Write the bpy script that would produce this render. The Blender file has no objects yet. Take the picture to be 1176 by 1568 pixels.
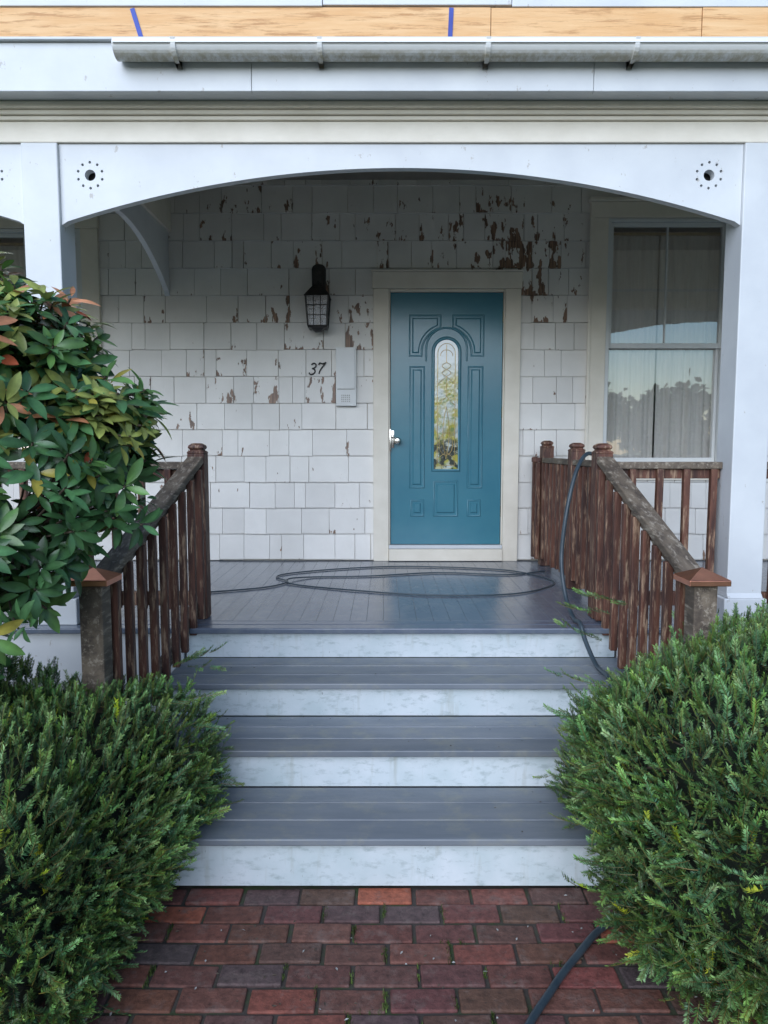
import bpy, math, random
import numpy as np
from mathutils import Vector, Matrix
random.seed(7); rng=np.random.default_rng(7)
S=bpy.context.scene
COL=S.collection
CX=0.085   # centre line of the stairs / porch bay
ZF=0.69    # porch floor level
YW=5.85    # wall plane

# ------------------------------------------------------------ materials
def newmat(name):
    m=bpy.data.materials.new(name); m.use_nodes=True
    nt=m.node_tree; b=nt.nodes['Principled BSDF']
    return m,nt,b
def N(nt,t,**kw):
    n=nt.nodes.new(t)
    for k,v in kw.items(): setattr(n,k,v)
    return n
def L(nt,a,b): nt.links.new(a,b)
def coord(nt,scale=(1,1,1)):
    tc=N(nt,'ShaderNodeTexCoord'); mp=N(nt,'ShaderNodeMapping')
    mp.inputs['Scale'].default_value=scale
    L(nt,tc.outputs['Object'],mp.inputs['Vector']); return mp.outputs['Vector']
def noise(nt,vec,scale,detail=4,rough=0.55):
    n=N(nt,'ShaderNodeTexNoise'); n.inputs['Scale'].default_value=scale
    n.inputs['Detail'].default_value=detail; n.inputs['Roughness'].default_value=rough
    L(nt,vec,n.inputs['Vector']); return n.outputs['Fac']
def ramp(nt,fac,lo,hi):
    r=N(nt,'ShaderNodeMapRange'); r.inputs['From Min'].default_value=lo; r.inputs['From Max'].default_value=hi
    L(nt,fac,r.inputs['Value']); return r.outputs['Result']
def mixc(nt,fac,a,b):
    m=N(nt,'ShaderNodeMix',data_type='RGBA')
    if hasattr(fac,'is_linked'): L(nt,fac,m.inputs[0])
    else: m.inputs[0].default_value=fac
    for i,v in ((6,a),(7,b)):
        if hasattr(v,'is_linked'): L(nt,v,m.inputs[i])
        else: m.inputs[i].default_value=(*v,1)
    return m.outputs[2]
def mul(nt,a,b,op='MULTIPLY'):
    m=N(nt,'ShaderNodeMath',operation=op)
    for i,v in ((0,a),(1,b)):
        if hasattr(v,'is_linked'): L(nt,v,m.inputs[i])
        else: m.inputs[i].default_value=v
    return m.outputs[0]
def bump(nt,b,h,strength=0.3,dist=0.01):
    n=N(nt,'ShaderNodeBump'); n.inputs['Strength'].default_value=strength; n.inputs['Distance'].default_value=dist
    L(nt,h,n.inputs['Height']); L(nt,n.outputs['Normal'],b.inputs['Normal'])
def two(name,c1,c2,scale=6,stretch=(1,1,1),rough=0.5,bs=0.2,bscale=60,lo=.35,hi=.65,metal=0,bd=.004,spec=None):
    m,nt,b=newmat(name); v=coord(nt,stretch)
    f=ramp(nt,noise(nt,v,scale,6),lo,hi)
    L(nt,mixc(nt,f,c1,c2),b.inputs['Base Color'])
    b.inputs['Roughness'].default_value=rough; b.inputs['Metallic'].default_value=metal
    if spec is not None: b.inputs['Specular IOR Level'].default_value=spec
    if bs: bump(nt,b,noise(nt,v,bscale,3),bs,bd)
    return m
def vcol(nt,name='Col'):
    a=N(nt,'ShaderNodeAttribute'); a.attribute_name=name; return a
def worn_white():
    m,nt,b=newmat('white_paint'); v=coord(nt)
    c=mixc(nt,ramp(nt,noise(nt,v,3,6),.35,.65),(.60,.62,.64),(.68,.70,.71))
    sp=ramp(nt,noise(nt,coord(nt,(1,1,.6)),22,9,.7),.645,.67)
    c=mixc(nt,mul(nt,sp,.6),c,(.36,.32,.27))
    L(nt,c,b.inputs['Base Color']); b.inputs['Roughness'].default_value=.42
    bump(nt,b,noise(nt,v,25,4),.2,.004); return m
M_white=worn_white()
M_trim =two('cream_trim_paint',(.76,.70,.59),(.84,.78,.67),5,(1,1,1),.5,.2,30)
M_ceil =two('porch_ceiling_paint',(.26,.23,.19),(.34,.30,.25),4,(1,1,1),.7,.2,30)
def dirty_white():
    m,nt,b=newmat('weathered_riser_paint'); v=coord(nt); vs=coord(nt,(9,1,1.2))
    c=mixc(nt,ramp(nt,noise(nt,v,5,6),.35,.7),(.64,.69,.72),(.50,.58,.60))
    sp=ramp(nt,noise(nt,coord(nt,(1,1,2.2)),16,8,.7),.52,.66)
    c=mixc(nt,mul(nt,sp,.6),c,(.30,.37,.37))
    st=ramp(nt,noise(nt,vs,3,5),.58,.75)
    c=mixc(nt,mul(nt,st,.5),c,(.38,.40,.35))
    fl=ramp(nt,noise(nt,coord(nt,(3,1,1)),30,7,.7),.66,.68)
    c=mixc(nt,mul(nt,fl,.7),c,(.14,.15,.15))
    L(nt,c,b.inputs['Base Color']); b.inputs['Roughness'].default_value=.38
    bump(nt,b,noise(nt,v,40,4),.25,.003); return m
M_riser=dirty_white()
def deck(name,c1,c2,rough,axis=1,dirt=(.34,.35,.30),da=.25):
    m,nt,b=newmat(name); v=coord(nt,(1.0,6,1) if axis==1 else (6,1,1))
    at=vcol(nt)
    f=ramp(nt,noise(nt,v,2.2,6),.3,.7)
    c=mixc(nt,f,c1,c2)
    d=ramp(nt,noise(nt,coord(nt),9,8,.7),.50,.7)
    c=mixc(nt,mul(nt,d,da),c,dirt)
    mm=N(nt,'ShaderNodeMix',data_type='RGBA',blend_type='MULTIPLY'); mm.inputs[0].default_value=1
    L(nt,c,mm.inputs[6]); L(nt,at.outputs['Color'],mm.inputs[7])
    L(nt,mm.outputs[2],b.inputs['Base Color'])
    r=N(nt,'ShaderNodeMapRange'); r.inputs['To Min'].default_value=rough*.6; r.inputs['To Max'].default_value=rough*1.6
    L(nt,noise(nt,coord(nt),4,4),r.inputs['Value']); L(nt,r.outputs['Result'],b.inputs['Roughness'])
    bump(nt,b,noise(nt,coord(nt,(3,40,1) if axis==1 else (30,3,1)),5,4),.4,.003); return m
M_tread=deck('grey_tread_paint',(.145,.17,.20),(.215,.235,.26),.36,1,(.29,.29,.23),.6)
M_floor=deck('grey_floor_enamel',(.115,.14,.185),(.14,.165,.21),.13,0)
def shingle_mat():
    m,nt,b=newmat('peeling_shingle_paint')
    at=vcol(nt); sep=N(nt,'ShaderNodeSeparateColor'); L(nt,at.outputs['Color'],sep.inputs[0])
    uv=N(nt,'ShaderNodeUVMap'); su=N(nt,'ShaderNodeSeparateXYZ'); L(nt,uv.outputs[0],su.inputs[0])
    n1=noise(nt,coord(nt,(1,1,.38)),19,5,.55)
    n2=noise(nt,coord(nt,(1,1,.5)),60,3,.6)
    n=mul(nt,n1,mul(nt,mul(nt,n2,.5,'SUBTRACT'),.10),'ADD')
    low=mul(nt,mul(nt,1.0,su.outputs[1],'SUBTRACT'),.075)
    ed=mul(nt,su.outputs[0],.5,'SUBTRACT'); ed=mul(nt,ed,ed); ed=mul(nt,ed,.26)
    n=mul(nt,mul(nt,n,low,'ADD'),ed,'ADD')
    n=mul(nt,n,sep.outputs[1],'ADD')
    peel=ramp(nt,n,.800,.806)
    edge=ramp(nt,n,.775,.80)
    paint=mixc(nt,ramp(nt,noise(nt,coord(nt),4,6),.3,.7),(.76,.735,.69),(.85,.825,.78))
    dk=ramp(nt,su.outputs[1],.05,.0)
    mm=N(nt,'ShaderNodeMix',data_type='RGBA',blend_type='MULTIPLY'); mm.inputs[0].default_value=1
    L(nt,paint,mm.inputs[6]); cc=N(nt,'ShaderNodeCombineColor')
    for i in range(3): L(nt,sep.outputs[0],cc.inputs[i])
    L(nt,cc.outputs[0],mm.inputs[7])
    wood=mixc(nt,ramp(nt,noise(nt,coord(nt,(12,1,1)),9,5),.35,.65),(.12,.075,.055),(.33,.20,.13))
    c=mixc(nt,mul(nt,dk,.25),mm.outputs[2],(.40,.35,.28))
    c=mixc(nt,mul(nt,edge,.3),c,(.45,.38,.30))
    c=mixc(nt,peel,c,wood)
    L(nt,c,b.inputs['Base Color']); b.inputs['Roughness'].default_value=.42
    h=mul(nt,mul(nt,noise(nt,coord(nt,(10,1,1)),14,4),.35),mul(nt,peel,-.8),'ADD')
    bump(nt,b,h,.45,.004); return m
M_shing=shingle_mat()
def wood(name,c1,c2,c3,stretch,rough=.6):
    m,nt,b=newmat(name); v=coord(nt,stretch)
    c=mixc(nt,ramp(nt,noise(nt,v,4,6,.65),.38,.62),c1,c2)
    c=mixc(nt,ramp(nt,noise(nt,v,9,7,.7),.52,.63),c,c3)
    L(nt,c,b.inputs['Base Color']); b.inputs['Roughness'].default_value=rough
    bump(nt,b,noise(nt,v,14,5,.7),.6,.004); return m
M_bal=wood('worn_brown_stain',(.14,.054,.032),(.05,.02,.015),(.34,.22,.14),(6,6,.7))
M_rail=wood('weathered_rail_wood',(.18,.14,.10),(.08,.06,.045),(.32,.27,.21),(5,1,5),.7)
M_ply=wood('bare_plywood',(.74,.42,.18),(.82,.52,.26),(.54,.28,.11),(.5,5,6),.6)
M_copper=two('copper',(.88,.40,.26),(.68,.30,.20),10,(1,1,1),.32,.1,40,metal=1)
M_black=two('black_metal',(.012,.012,.013),(.03,.028,.026),20,(1,1,1),.45,.3,80)
M_hose=two('hose_rubber',(.028,.045,.06),(.05,.07,.085),10,(1,1,1),.4,.1,80)
M_steel=two('satin_nickel',(.75,.73,.68),(.55,.52,.47),20,(1,1,1),.25,.05,80,metal=1)
M_brass=two('brass_came',(.6,.45,.2),(.45,.33,.15),20,(1,1,1),.3,.05,80,metal=1)
M_dark=two('dark_gap',(.02,.02,.02),(.035,.032,.03),5)
M_tape=two('blue_tape',(.015,.04,.30),(.02,.06,.4),8)
M_roof=two('asphalt_shingle_roof',(.06,.06,.065),(.11,.11,.11),20)
M_door=two('teal_door_paint',(.050,.195,.265),(.065,.225,.29),3,(1,1,1),.20,.12,22,bd=.002)
M_plastic=two('white_plastic',(.74,.75,.74),(.68,.69,.68),5,(1,1,1),.35,.05,50)
M_dirt=two('soil_and_moss',(.06,.05,.042),(.045,.065,.025),9,(1,1,1),.9,.8,60,.52,.65)
M_grass=two('lawn',(.035,.075,.018),(.06,.11,.03),3,(1,1,1),.9,.8,60)
M_asph=two('asphalt',(.045,.045,.048),(.06,.06,.06),30,(1,1,1),.85,.5,200)
M_conc=two('concrete',(.36,.35,.33),(.44,.43,.40),5,(1,1,1),.8,.4,100)
def gut():
    m,nt,b=newmat('gutter_paint'); v=coord(nt); sz=N(nt,'ShaderNodeSeparateXYZ'); L(nt,v,sz.inputs[0])
    g=ramp(nt,sz.outputs[2],3.405,3.376)
    st=ramp(nt,noise(nt,coord(nt,(3,1,6)),10,7,.7),.35,.6)
    c=mixc(nt,mul(nt,g,st),(.84,.84,.82),(.50,.44,.30))
    L(nt,c,b.inputs['Base Color']); b.inputs['Roughness'].default_value=.3
    bump(nt,b,noise(nt,coord(nt,(1,1,3)),20,4),.15,.004); return m
M_gut=gut()
M_curt=two('sheer_curtain',(.84,.81,.75),(.92,.89,.83),12,(8,1,.4),.8,.1,40)
def attrmat(name,rough=.5,bs=.3,bscale=60,spec=.5,trans=0,worn=False):
    m,nt,b=newmat(name); at=vcol(nt)
    f=noise(nt,coord(nt),bscale*.5,6,.65)
    mm=N(nt,'ShaderNodeMix',data_type='RGBA',blend_type='MULTIPLY'); mm.inputs[0].default_value=1
    L(nt,at.outputs['Color'],mm.inputs[6])
    g=N(nt,'ShaderNodeMapRange'); g.inputs['From Min'].default_value=.3; g.inputs['From Max'].default_value=.7
    g.inputs['To Min'].default_value=.55; g.inputs['To Max'].default_value=1.4
    L(nt,f,g.inputs['Value']); L(nt,g.outputs['Result'],mm.inputs[7])
    out_c=mm.outputs[2]
    if worn:
        w=ramp(nt,noise(nt,coord(nt),11,9,.75),.52,.68)
        out_c=mixc(nt,mul(nt,w,.6),out_c,(.20,.15,.13))
        w2=ramp(nt,noise(nt,coord(nt),120,3,.6),.64,.69)
        out_c=mixc(nt,mul(nt,w2,.6),out_c,(.03,.022,.02))
    L(nt,out_c,b.inputs['Base Color']); b.inputs['Roughness'].default_value=rough
    b.inputs['Specular IOR Level'].default_value=spec
    if bs: bump(nt,b,noise(nt,coord(nt),bscale,5,.7),bs,.004)
    if trans:
        tr=N(nt,'ShaderNodeBsdfTranslucent'); L(nt,out_c,tr.inputs['Color'])
        mx=N(nt,'ShaderNodeMixShader'); mx.inputs[0].default_value=trans
        out=nt.nodes['Material Output']
        L(nt,b.outputs[0],mx.inputs[1]); L(nt,tr.outputs[0],mx.inputs[2]); L(nt,mx.outputs[0],out.inputs['Surface'])
    return m
M_brick=attrmat('old_brick',.7,1.0,70,worn=True)
M_leaf=attrmat('laurel_leaf',.30,.05,20,spec=.55,trans=.12)
M_needle=attrmat('yew_needle',.42,0,30,spec=.45)
M_tree=attrmat('tree_foliage',.6,0,2)
M_bark=two('bark',(.06,.045,.032),(.11,.085,.06),20,(1,1,.3),.85,.8,50)
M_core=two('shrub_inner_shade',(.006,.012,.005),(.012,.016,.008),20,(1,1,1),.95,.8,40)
def glass_mat(name,fac,rough=0.0,wob=0.0,tint=(1,1,1)):
    m=bpy.data.materials.new(name); m.use_nodes=True; nt=m.node_tree; nt.nodes.clear()
    o=N(nt,'ShaderNodeOutputMaterial'); t=N(nt,'ShaderNodeBsdfTransparent'); t.inputs[0].default_value=(*tint,1)
    g=N(nt,'ShaderNodeBsdfGlossy'); g.inputs['Roughness'].default_value=rough
    lw=N(nt,'ShaderNodeLayerWeight'); lw.inputs['Blend'].default_value=.3
    f=mul(nt,mul(nt,lw.outputs['Fresnel'],.6),fac,'ADD')
    bn=N(nt,'ShaderNodeBump'); bn.inputs['Strength'].default_value=wob; bn.inputs['Distance'].default_value=.004
    L(nt,noise(nt,coord(nt),3,2),bn.inputs['Height']); L(nt,bn.outputs[0],g.inputs['Normal'])
    mx=N(nt,'ShaderNodeMixShader'); L(nt,f,mx.inputs[0]); L(nt,t.outputs[0],mx.inputs[1]); L(nt,g.outputs[0],mx.inputs[2])
    L(nt,mx.outputs[0],o.inputs['Surface']); return m
M_glass=glass_mat('window_glass',.32,0.01,.15,(.98,.99,1.0))
M_lglass=glass_mat('lantern_glass',.12,.35,0,(.6,.65,.72))
def doorglass():
    m,nt,b=newmat('leaded_glass'); v=coord(nt)
    tc=N(nt,'ShaderNodeSeparateXYZ'); L(nt,v,tc.inputs[0])
    vo=N(nt,'ShaderNodeTexVoronoi'); vo.inputs['Scale'].default_value=38; L(nt,v,vo.inputs['Vector'])
    c=mixc(nt,ramp(nt,noise(nt,v,11,5),.42,.58),(.60,.66,.62),(.48,.44,.08))  # yellow-green and pale tones paint reflections and interior view into the glass colour
    gr=ramp(nt,noise(nt,v,23,4),.55,.62)
    c=mixc(nt,mul(nt,gr,.7),c,(.16,.30,.10))
    c=mixc(nt,ramp(nt,tc.outputs[2],2.15,2.32),c,(.74,.80,.80))
    low=ramp(nt,tc.outputs[2],1.80,1.62)
    c=mixc(nt,mul(nt,low,ramp(nt,noise(nt,v,16,5),.45,.52)),c,(.05,.06,.05))
    L(nt,c,b.inputs['Base Color']); b.inputs['Roughness'].default_value=.12
    b.inputs['Specular IOR Level'].default_value=.9
    bump(nt,b,vo.outputs['Distance'],.15,.004); return m
M_dglass=doorglass()

# ------------------------------------------------------------ mesh builder
class MB:
    def __init__(s): s.v=[];s.f=[];s.m=[];s.c=[];s.uv=[]
    def add(s,vs,fs,m=0,col=(1,1,1),uvs=None):
        o=len(s.v); s.v+= [tuple(p) for p in vs]
        for i,f in enumerate(fs):
            s.f.append([o+k for k in f]); s.m.append(m); s.c.append(col)
            s.uv.append(uvs[i] if uvs else None)
    def box(s,x0,x1,y0,y1,z0,z1,m=0,col=(1,1,1)):
        vs=[(x,y,z) for x in (x0,x1) for y in (y0,y1) for z in (z0,z1)]
        s.add(vs,[(0,1,3,2),(4,6,7,5),(0,4,5,1),(2,3,7,6),(0,2,6,4),(1,5,7,3)],m,col)
    def beam(s,p0,p1,w,h,m=0,up=(0,0,1),col=(1,1,1)):
        p0=Vector(p0);p1=Vector(p1);d=(p1-p0).normalized();u=Vector(up)
        r=d.cross(u).normalized();u=r.cross(d)
        vs=[p+r*a*w/2+u*b*h/2 for p in (p0,p1) for a in (-1,1) for b in (-1,1)]
        s.add(vs,[(0,1,3,2),(4,6,7,5),(0,4,5,1),(2,3,7,6),(0,2,6,4),(1,5,7,3)],m,col)
    def prism(s,poly,a,b,axis='y',m=0,col=(1,1,1)):
        n=len(poly)
        def P(p,t):
            return (p[0],t,p[1]) if axis=='y' else ((t,p[0],p[1]) if axis=='x' else (p[0],p[1],t))
        vs=[P(p,a) for p in poly]+[P(p,b) for p in poly]
        fs=[tuple(range(n)),tuple(range(2*n-1,n-1,-1))]+[(i,i+n,(i+1)%n+n,(i+1)%n) for i in range(n)]
        s.add(vs,fs,m,col)
    def lathe(s,prof,c,axis='z',n=20,m=0):
        vs=[];fs=[]
        for r,t in prof:
            for k in range(n):
                a=2*math.pi*k/n; x,y=r*math.cos(a),r*math.sin(a)
                vs.append((c[0]+x,c[1]+y,c[2]+t) if axis=='z' else (c[0]+x,c[1]+t,c[2]+y))
        for i in range(len(prof)-1):
            for k in range(n): fs.append((i*n+k,i*n+(k+1)%n,(i+1)*n+(k+1)%n,(i+1)*n+k))
        fs.append(tuple(range(n))); fs.append(tuple((len(prof)-1)*n+k for k in range(n)))
        s.add(vs,fs,m)
    def build(s,name,mats,parent=None,bevel=0,smooth=False):
        me=bpy.data.meshes.new(name); me.from_pydata(s.v,[],s.f)
        for mt in mats: me.materials.append(mt)
        me.polygons.foreach_set('material_index',s.m)
        ca=me.color_attributes.new('Col','FLOAT_COLOR','CORNER')
        uvl=me.uv_layers.new(name='UVMap')
        cc=[];uu=[]
        for f,c,u in zip(s.f,s.c,s.uv):
            for k in range(len(f)):
                cc+= [c[0],c[1],c[2],1]
                uu+= list(u[k]) if u else [.5,1]
        ca.data.foreach_set('color',cc); uvl.data.foreach_set('uv',uu)
        import bmesh
        bm=bmesh.new(); bm.from_mesh(me); bmesh.ops.recalc_face_normals(bm,faces=bm.faces[:]); bm.to_mesh(me); bm.free()
        if smooth: me.polygons.foreach_set('use_smooth',[True]*len(me.polygons))
        ob=bpy.data.objects.new(name,me); COL.objects.link(ob)
        if parent: ob.parent=parent
        if bevel:
            md=ob.modifiers.new('bev','BEVEL'); md.width=bevel; md.segments=2; md.limit_method='ANGLE'; md.angle_limit=math.radians(40)
        return ob
def empty(name):
    e=bpy.data.objects.new(name,None); COL.objects.link(e); return e
def catmull(pts,n=10):
    P=[Vector(p) for p in pts]; P=[P[0]*2-P[1]]+P+[P[-1]*2-P[-2]]; out=[]
    for i in range(1,len(P)-2):
        for k in range(n):
            t=k/n; a,b,c,d=P[i-1:i+3]
            out.append(.5*((2*b)+(c-a)*t+(2*a-5*b+4*c-d)*t*t+(-a+3*b-3*c+d)*t**3))
    out.append(P[-2]); return out
def curve(name,paths,r,mat,parent=None,closed=False,res=3):
    cu=bpy.data.curves.new(name,'CURVE'); cu.dimensions='3D'; cu.bevel_depth=r; cu.bevel_resolution=res
    for p in paths:
        sp=cu.splines.new('POLY'); sp.points.add(len(p)-1)
        for i,q in enumerate(p): sp.points[i].co=(*q,1)
        sp.use_cyclic_u=closed; sp.use_smooth=True
    cu.materials.append(mat)
    ob=bpy.data.objects.new(name,cu); COL.objects.link(ob)
    if parent: ob.parent=parent
    return ob
def subtract(r,o):
    x0,x1,z0,z1=r; a0,a1,b0,b1=o
    if a1<=x0 or a0>=x1 or b1<=z0 or b0>=z1: return [r]
    out=[]
    if x0<a0: out.append((x0,a0,z0,z1))
    if a1<x1: out.append((a1,x1,z0,z1))
    m0,m1=max(x0,a0),min(x1,a1)
    if z0<b0: out.append((m0,m1,z0,b0))
    if b1<z1: out.append((m0,m1,b1,z1))
    return out

# ------------------------------------------------------------ HOUSE
house=empty('shingle_house')
DO=(-.02,1.02,.69,2.90)
WR=(1.69,2.80,1.47,3.44)
WL=(-3.38,-2.315,1.47,3.36)
OPEN=[DO,WR,WL]
w=MB()
pcs=[(-6,6,0.0,7.0)]
UW=[(-3.2,-2.2,4.9,6.4),(-.4,.6,4.9,6.4),(2.2,3.2,4.9,6.4)]
for o in OPEN+UW: pcs=[q for p in pcs for q in subtract(p,o)]
for p in pcs: w.box(p[0],p[1],YW+.012,YW+.16,p[2],p[3])
w.box(-6,-5.85,YW+.16,13,0,7); w.box(5.85,6,YW+.16,13,0,7); w.box(-6,6,13,13.15,0,7)
w.box(-5.85,5.85,YW+.16,13,.6,.68); w.box(-5.85,5.85,YW+.16,13,3.95,4.05)
w.box(-5.85,5.85,YW+2.6,YW+2.7,.68,3.95)
w.build('walls',[M_trim],house)
s=MB(); rh=.2115; z=ZF+.01; row=0
while z<3.95:
    x=-6+random.uniform(0,.2)
    while x<6:
        wd=random.choice([.10,.13,.16,.18,.2,.22,.25,.28,.32])+random.uniform(-.012,.012)
        g=.003 if random.random()<.75 else .006
        r0=(x+g/2,x+wd-g/2,z,z+rh)
        cx=x+wd/2;cz=z+rh/2
        bias=random.random()**2.5*.14
        if cz<2.0: bias*=.75
        reg=.155*math.exp(-(((cx-1.0)/.75)**2+((cz-3.18)/.27)**2))+.11*math.exp(-(((cx-1.2)/.25)**2+((cz-2.85)/.28)**2))
        reg+=.08*math.exp(-(((cx+.12)/.12)**2+((cz-2.6)/.5)**2))+.05*math.exp(-(((cx+.6)/.5)**2+((cz-2.5)/.7)**2))
        if cz>2.7: reg+=.012
        tint=random.uniform(.90,1.02); lift=random.uniform(0,.004)
        ps=[r0]
        for o in OPEN: ps=[q for p in ps for q in subtract(p,o)]
        jb=random.uniform(-.003,.003); jb2=jb+random.uniform(-.002,.002)
        for (a,b,c,d) in ps:
            def yy(zz): 
                t=(zz-z)/rh; return YW-.004-lift-.016*(1-t)
            zb=c+(jb if c==z else 0); zb2=c+(jb2 if c==z else 0)
            vs=[(a,yy(c),zb),(b,yy(c),zb2),(b,yy(d),d),(a,yy(d),d),(a,YW+.012,zb),(b,YW+.012,zb2),(b,YW+.012,d),(a,YW+.012,d)]
            u0,u1=(a-x)/wd,(b-x)/wd; v0,v1=(c-z)/rh,(d-z)/rh
            fu=[[(u0,v0),(u1,v0),(u1,v1),(u0,v1)],[(u0,1)]*4,[(u0,1)]*4,[(u1,1)]*4]
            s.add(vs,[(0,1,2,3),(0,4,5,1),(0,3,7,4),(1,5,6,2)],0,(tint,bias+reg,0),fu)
        x+=wd
    z+=rh; row+=1
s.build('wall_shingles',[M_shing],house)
u=MB()
zz=4.0
while zz<6.95:
    ps=[(-6,6,zz,zz+.13)]
    for o in UW: ps=[q for p in ps for q in subtract(p,o)]
    for p in ps: u.prism([(YW+.012,p[2]),(YW-.014,p[2]),(YW-.002,p[3]),(YW+.012,p[3])],p[0],p[1],'x')
    zz+=.132
u.build('upper_clapboards',[M_white],house)
r=MB(); r.prism([(5.2,6.95),(9.5,9.6),(13.8,6.95),(13.8,7.1),(9.5,9.78),(5.2,7.1)],-6.4,6.4,'x'); r.build('roof',[M_roof],house)
c=MB()
c.box(-.085,.038,5.800,5.87,.69,2.862); c.box(.962,1.085,5.800,5.87,.69,2.862)
c.box(-.092,1.092,5.796,5.87,2.864,2.99); c.box(-.10,1.10,5.788,5.87,2.992,3.006)
c.box(.04,.96,5.78,5.9,.694,.79); c.box(.04,.96,5.79,5.9,.793,.822,1)
c.box(.039,.05,5.815,5.9,.823,2.862); c.box(.95,.961,5.815,5.9,.823,2.862); c.box(.051,.949,5.815,5.9,2.84,2.862)
c.build('door_casing',[M_trim,M_white],house,.004)
fd=empty('front_door'); fd.parent=house
d=MB(); YD=5.835
d.box(.053,.947,YD,YD+.045,.826,2.838); d.build('slab',[M_door],fd,.003)
def loop(kind,mir=False):
    def fx(x): return 1.0-x if mir else x
    if kind=='up':
        pts=[(.205,2.344),(.205,2.66),(.45,2.66)]
        a0=math.acos(-.05/.2); a1=math.pi-math.asin(-.026/.2)
        for k in range(13):
            a=a0+(a1-a0)*k/12; pts.append((.5+.2*math.cos(a),2.37+.2*math.sin(a)))
    elif kind=='mid': pts=[(.21,1.29),(.21,2.256),(.322,2.256),(.322,1.29)]
    elif kind=='small': pts=[(.22,1.06),(.22,1.185),(.32,1.185),(.32,1.06)]
    elif kind=='cen': pts=[(.405,1.06),(.405,1.34),(.595,1.34),(.595,1.06)]
    return [(fx(a),b) for a,b in pts]
def inset(pts,dd):
    n=len(pts); area=sum(pts[i][0]*pts[(i+1)%n][1]-pts[(i+1)%n][0]*pts[i][1] for i in range(n)); sg=1 if area>0 else -1
    out=[]
    for i in range(n):
        p0,p1,p2=Vector(pts[i-1]),Vector(pts[i]),Vector(pts[(i+1)%n])
        e1=(p1-p0).normalized();e2=(p2-p1).normalized()
        n1=Vector((-e1.y,e1.x))*sg;n2=Vector((-e2.y,e2.x))*sg
        b=(n1+n2); b=b/max(.3,(1+n1.dot(n2))); out.append(tuple(p1+b*dd))
    return out
loops=[loop('up'),loop('up',True),loop('mid'),loop('mid',True),loop('small'),loop('small',True),loop('cen')]
curve('panel_mouldings',[[(a,YD-.001,b) for a,b in l] for l in loops],.0085,M_door,fd,True)
d=MB()
for l in loops:
    q=inset(l,.020); q2=inset(l,.030); n=len(q)
    vs=[(a,YD-.0005,b) for a,b in q]+[(a,YD-.0095,b) for a,b in q2]
    d.add(vs,[(i,(i+1)%n,(i+1)%n+n,i+n) for i in range(n)]+[tuple(range(n,2*n))])
d.build('panel_fields',[M_door],fd)
def archloop(hw,zb,zt,n=16):
    cz=zt-hw; pts=[(.5-hw,zb),(.5+hw,zb)]
    for k in range(n+1):
        a=math.pi*k/n; pts.append((.5+hw*math.cos(a),cz+hw*math.sin(a)))
    return pts
curve('glass_frame',[[(a,YD-.002,b) for a,b in archloop(.106,1.43,2.482)]],.014,M_door,fd,True)
arch2=[(.5+.163*math.cos(math.pi*k/20),2.40+.163*math.sin(math.pi*k/20)) for k in range(21)]
curve('arch_moulding',[[(.663,YD-.001,2.30)]+[(a,YD-.001,b) for a,b in arch2]+[(.337,YD-.001,2.30)]],.008,M_door,fd)
g=MB(); al=archloop(.098,1.438,2.474); g.add([(a,YD-.006,b) for a,b in al],[tuple(range(len(al)))]); g.build('leaded_glass',[M_dglass],fd)
def cw(f,a0,a1,n=14): return [(f(a0+(a1-a0)*k/n)) for k in range(n+1)]
yl=YD-.008
cam=[[(.5-.07,yl,1.47),(.5-.07,yl,2.36)],[(.5+.07,yl,1.47),(.5+.07,yl,2.36)],
 cw(lambda a:(.5+.07*math.cos(a),yl,2.36+.08*math.sin(a)),0,math.pi),
 [(.43,yl,1.47),(.57,yl,1.47)],
 cw(lambda a:(.5+.05*math.cos(a),yl,2.34+.05*math.sin(a)),0,math.pi,14),
 cw(lambda a:(.5+.035*math.sin(a),yl,2.18+.11*(a/6.28)),0,6.28,20), cw(lambda a:(.5-.035*math.sin(a),yl,2.18+.11*(a/6.28)),0,6.28,20),
 [(.43,yl,2.12),(.5,yl,2.18),(.57,yl,2.12)],[(.5,yl,2.29),(.5,yl,2.43)],
 [(.43,yl,1.95),(.5,yl,2.02),(.57,yl,1.95)],[(.5,yl,2.02),(.5,yl,2.18)],
 cw(lambda a:(.5+.025*math.sin(a*.5),yl,1.52+.42*(a/6.28)),0,6.28,20), cw(lambda a:(.5-.025*math.sin(a*.5),yl,1.52+.42*(a/6.28)),0,6.28,20),
 cw(lambda a:(.5+.055*math.cos(a),yl,1.64+.09*math.sin(a)),0,2*math.pi,20),[(.43,yl,1.52),(.5,yl,1.58),(.57,yl,1.52)]]
curve('came_lines',cam,.0026,M_brass,fd,False,1)
k=MB()
k.lathe([(.001,-.075),(.02,-.073),(.028,-.06),(.027,-.05),(.014,-.04),(.011,-.012),(.03,-.010),(.032,-.001)],(.108,YD,1.665),'y',24)
k.box(.058,.082,YD-.012,YD-.001,1.61,1.75); k.box(.045,.0575,YD-.03,YD-.001,1.58,1.76)
k.lathe([(.001,-.02),(.014,-.018),(.018,-.001)],(.07,YD,1.70),'y',16)
k.build('door_knob',[M_steel],fd,.001,True)
k=MB(); 
for zz in (1.05,1.85,2.6): k.box(.948,.957,YD-.012,YD-.001,zz,zz+.09)
k.build('hinges',[M_brass],fd,.001)

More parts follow.
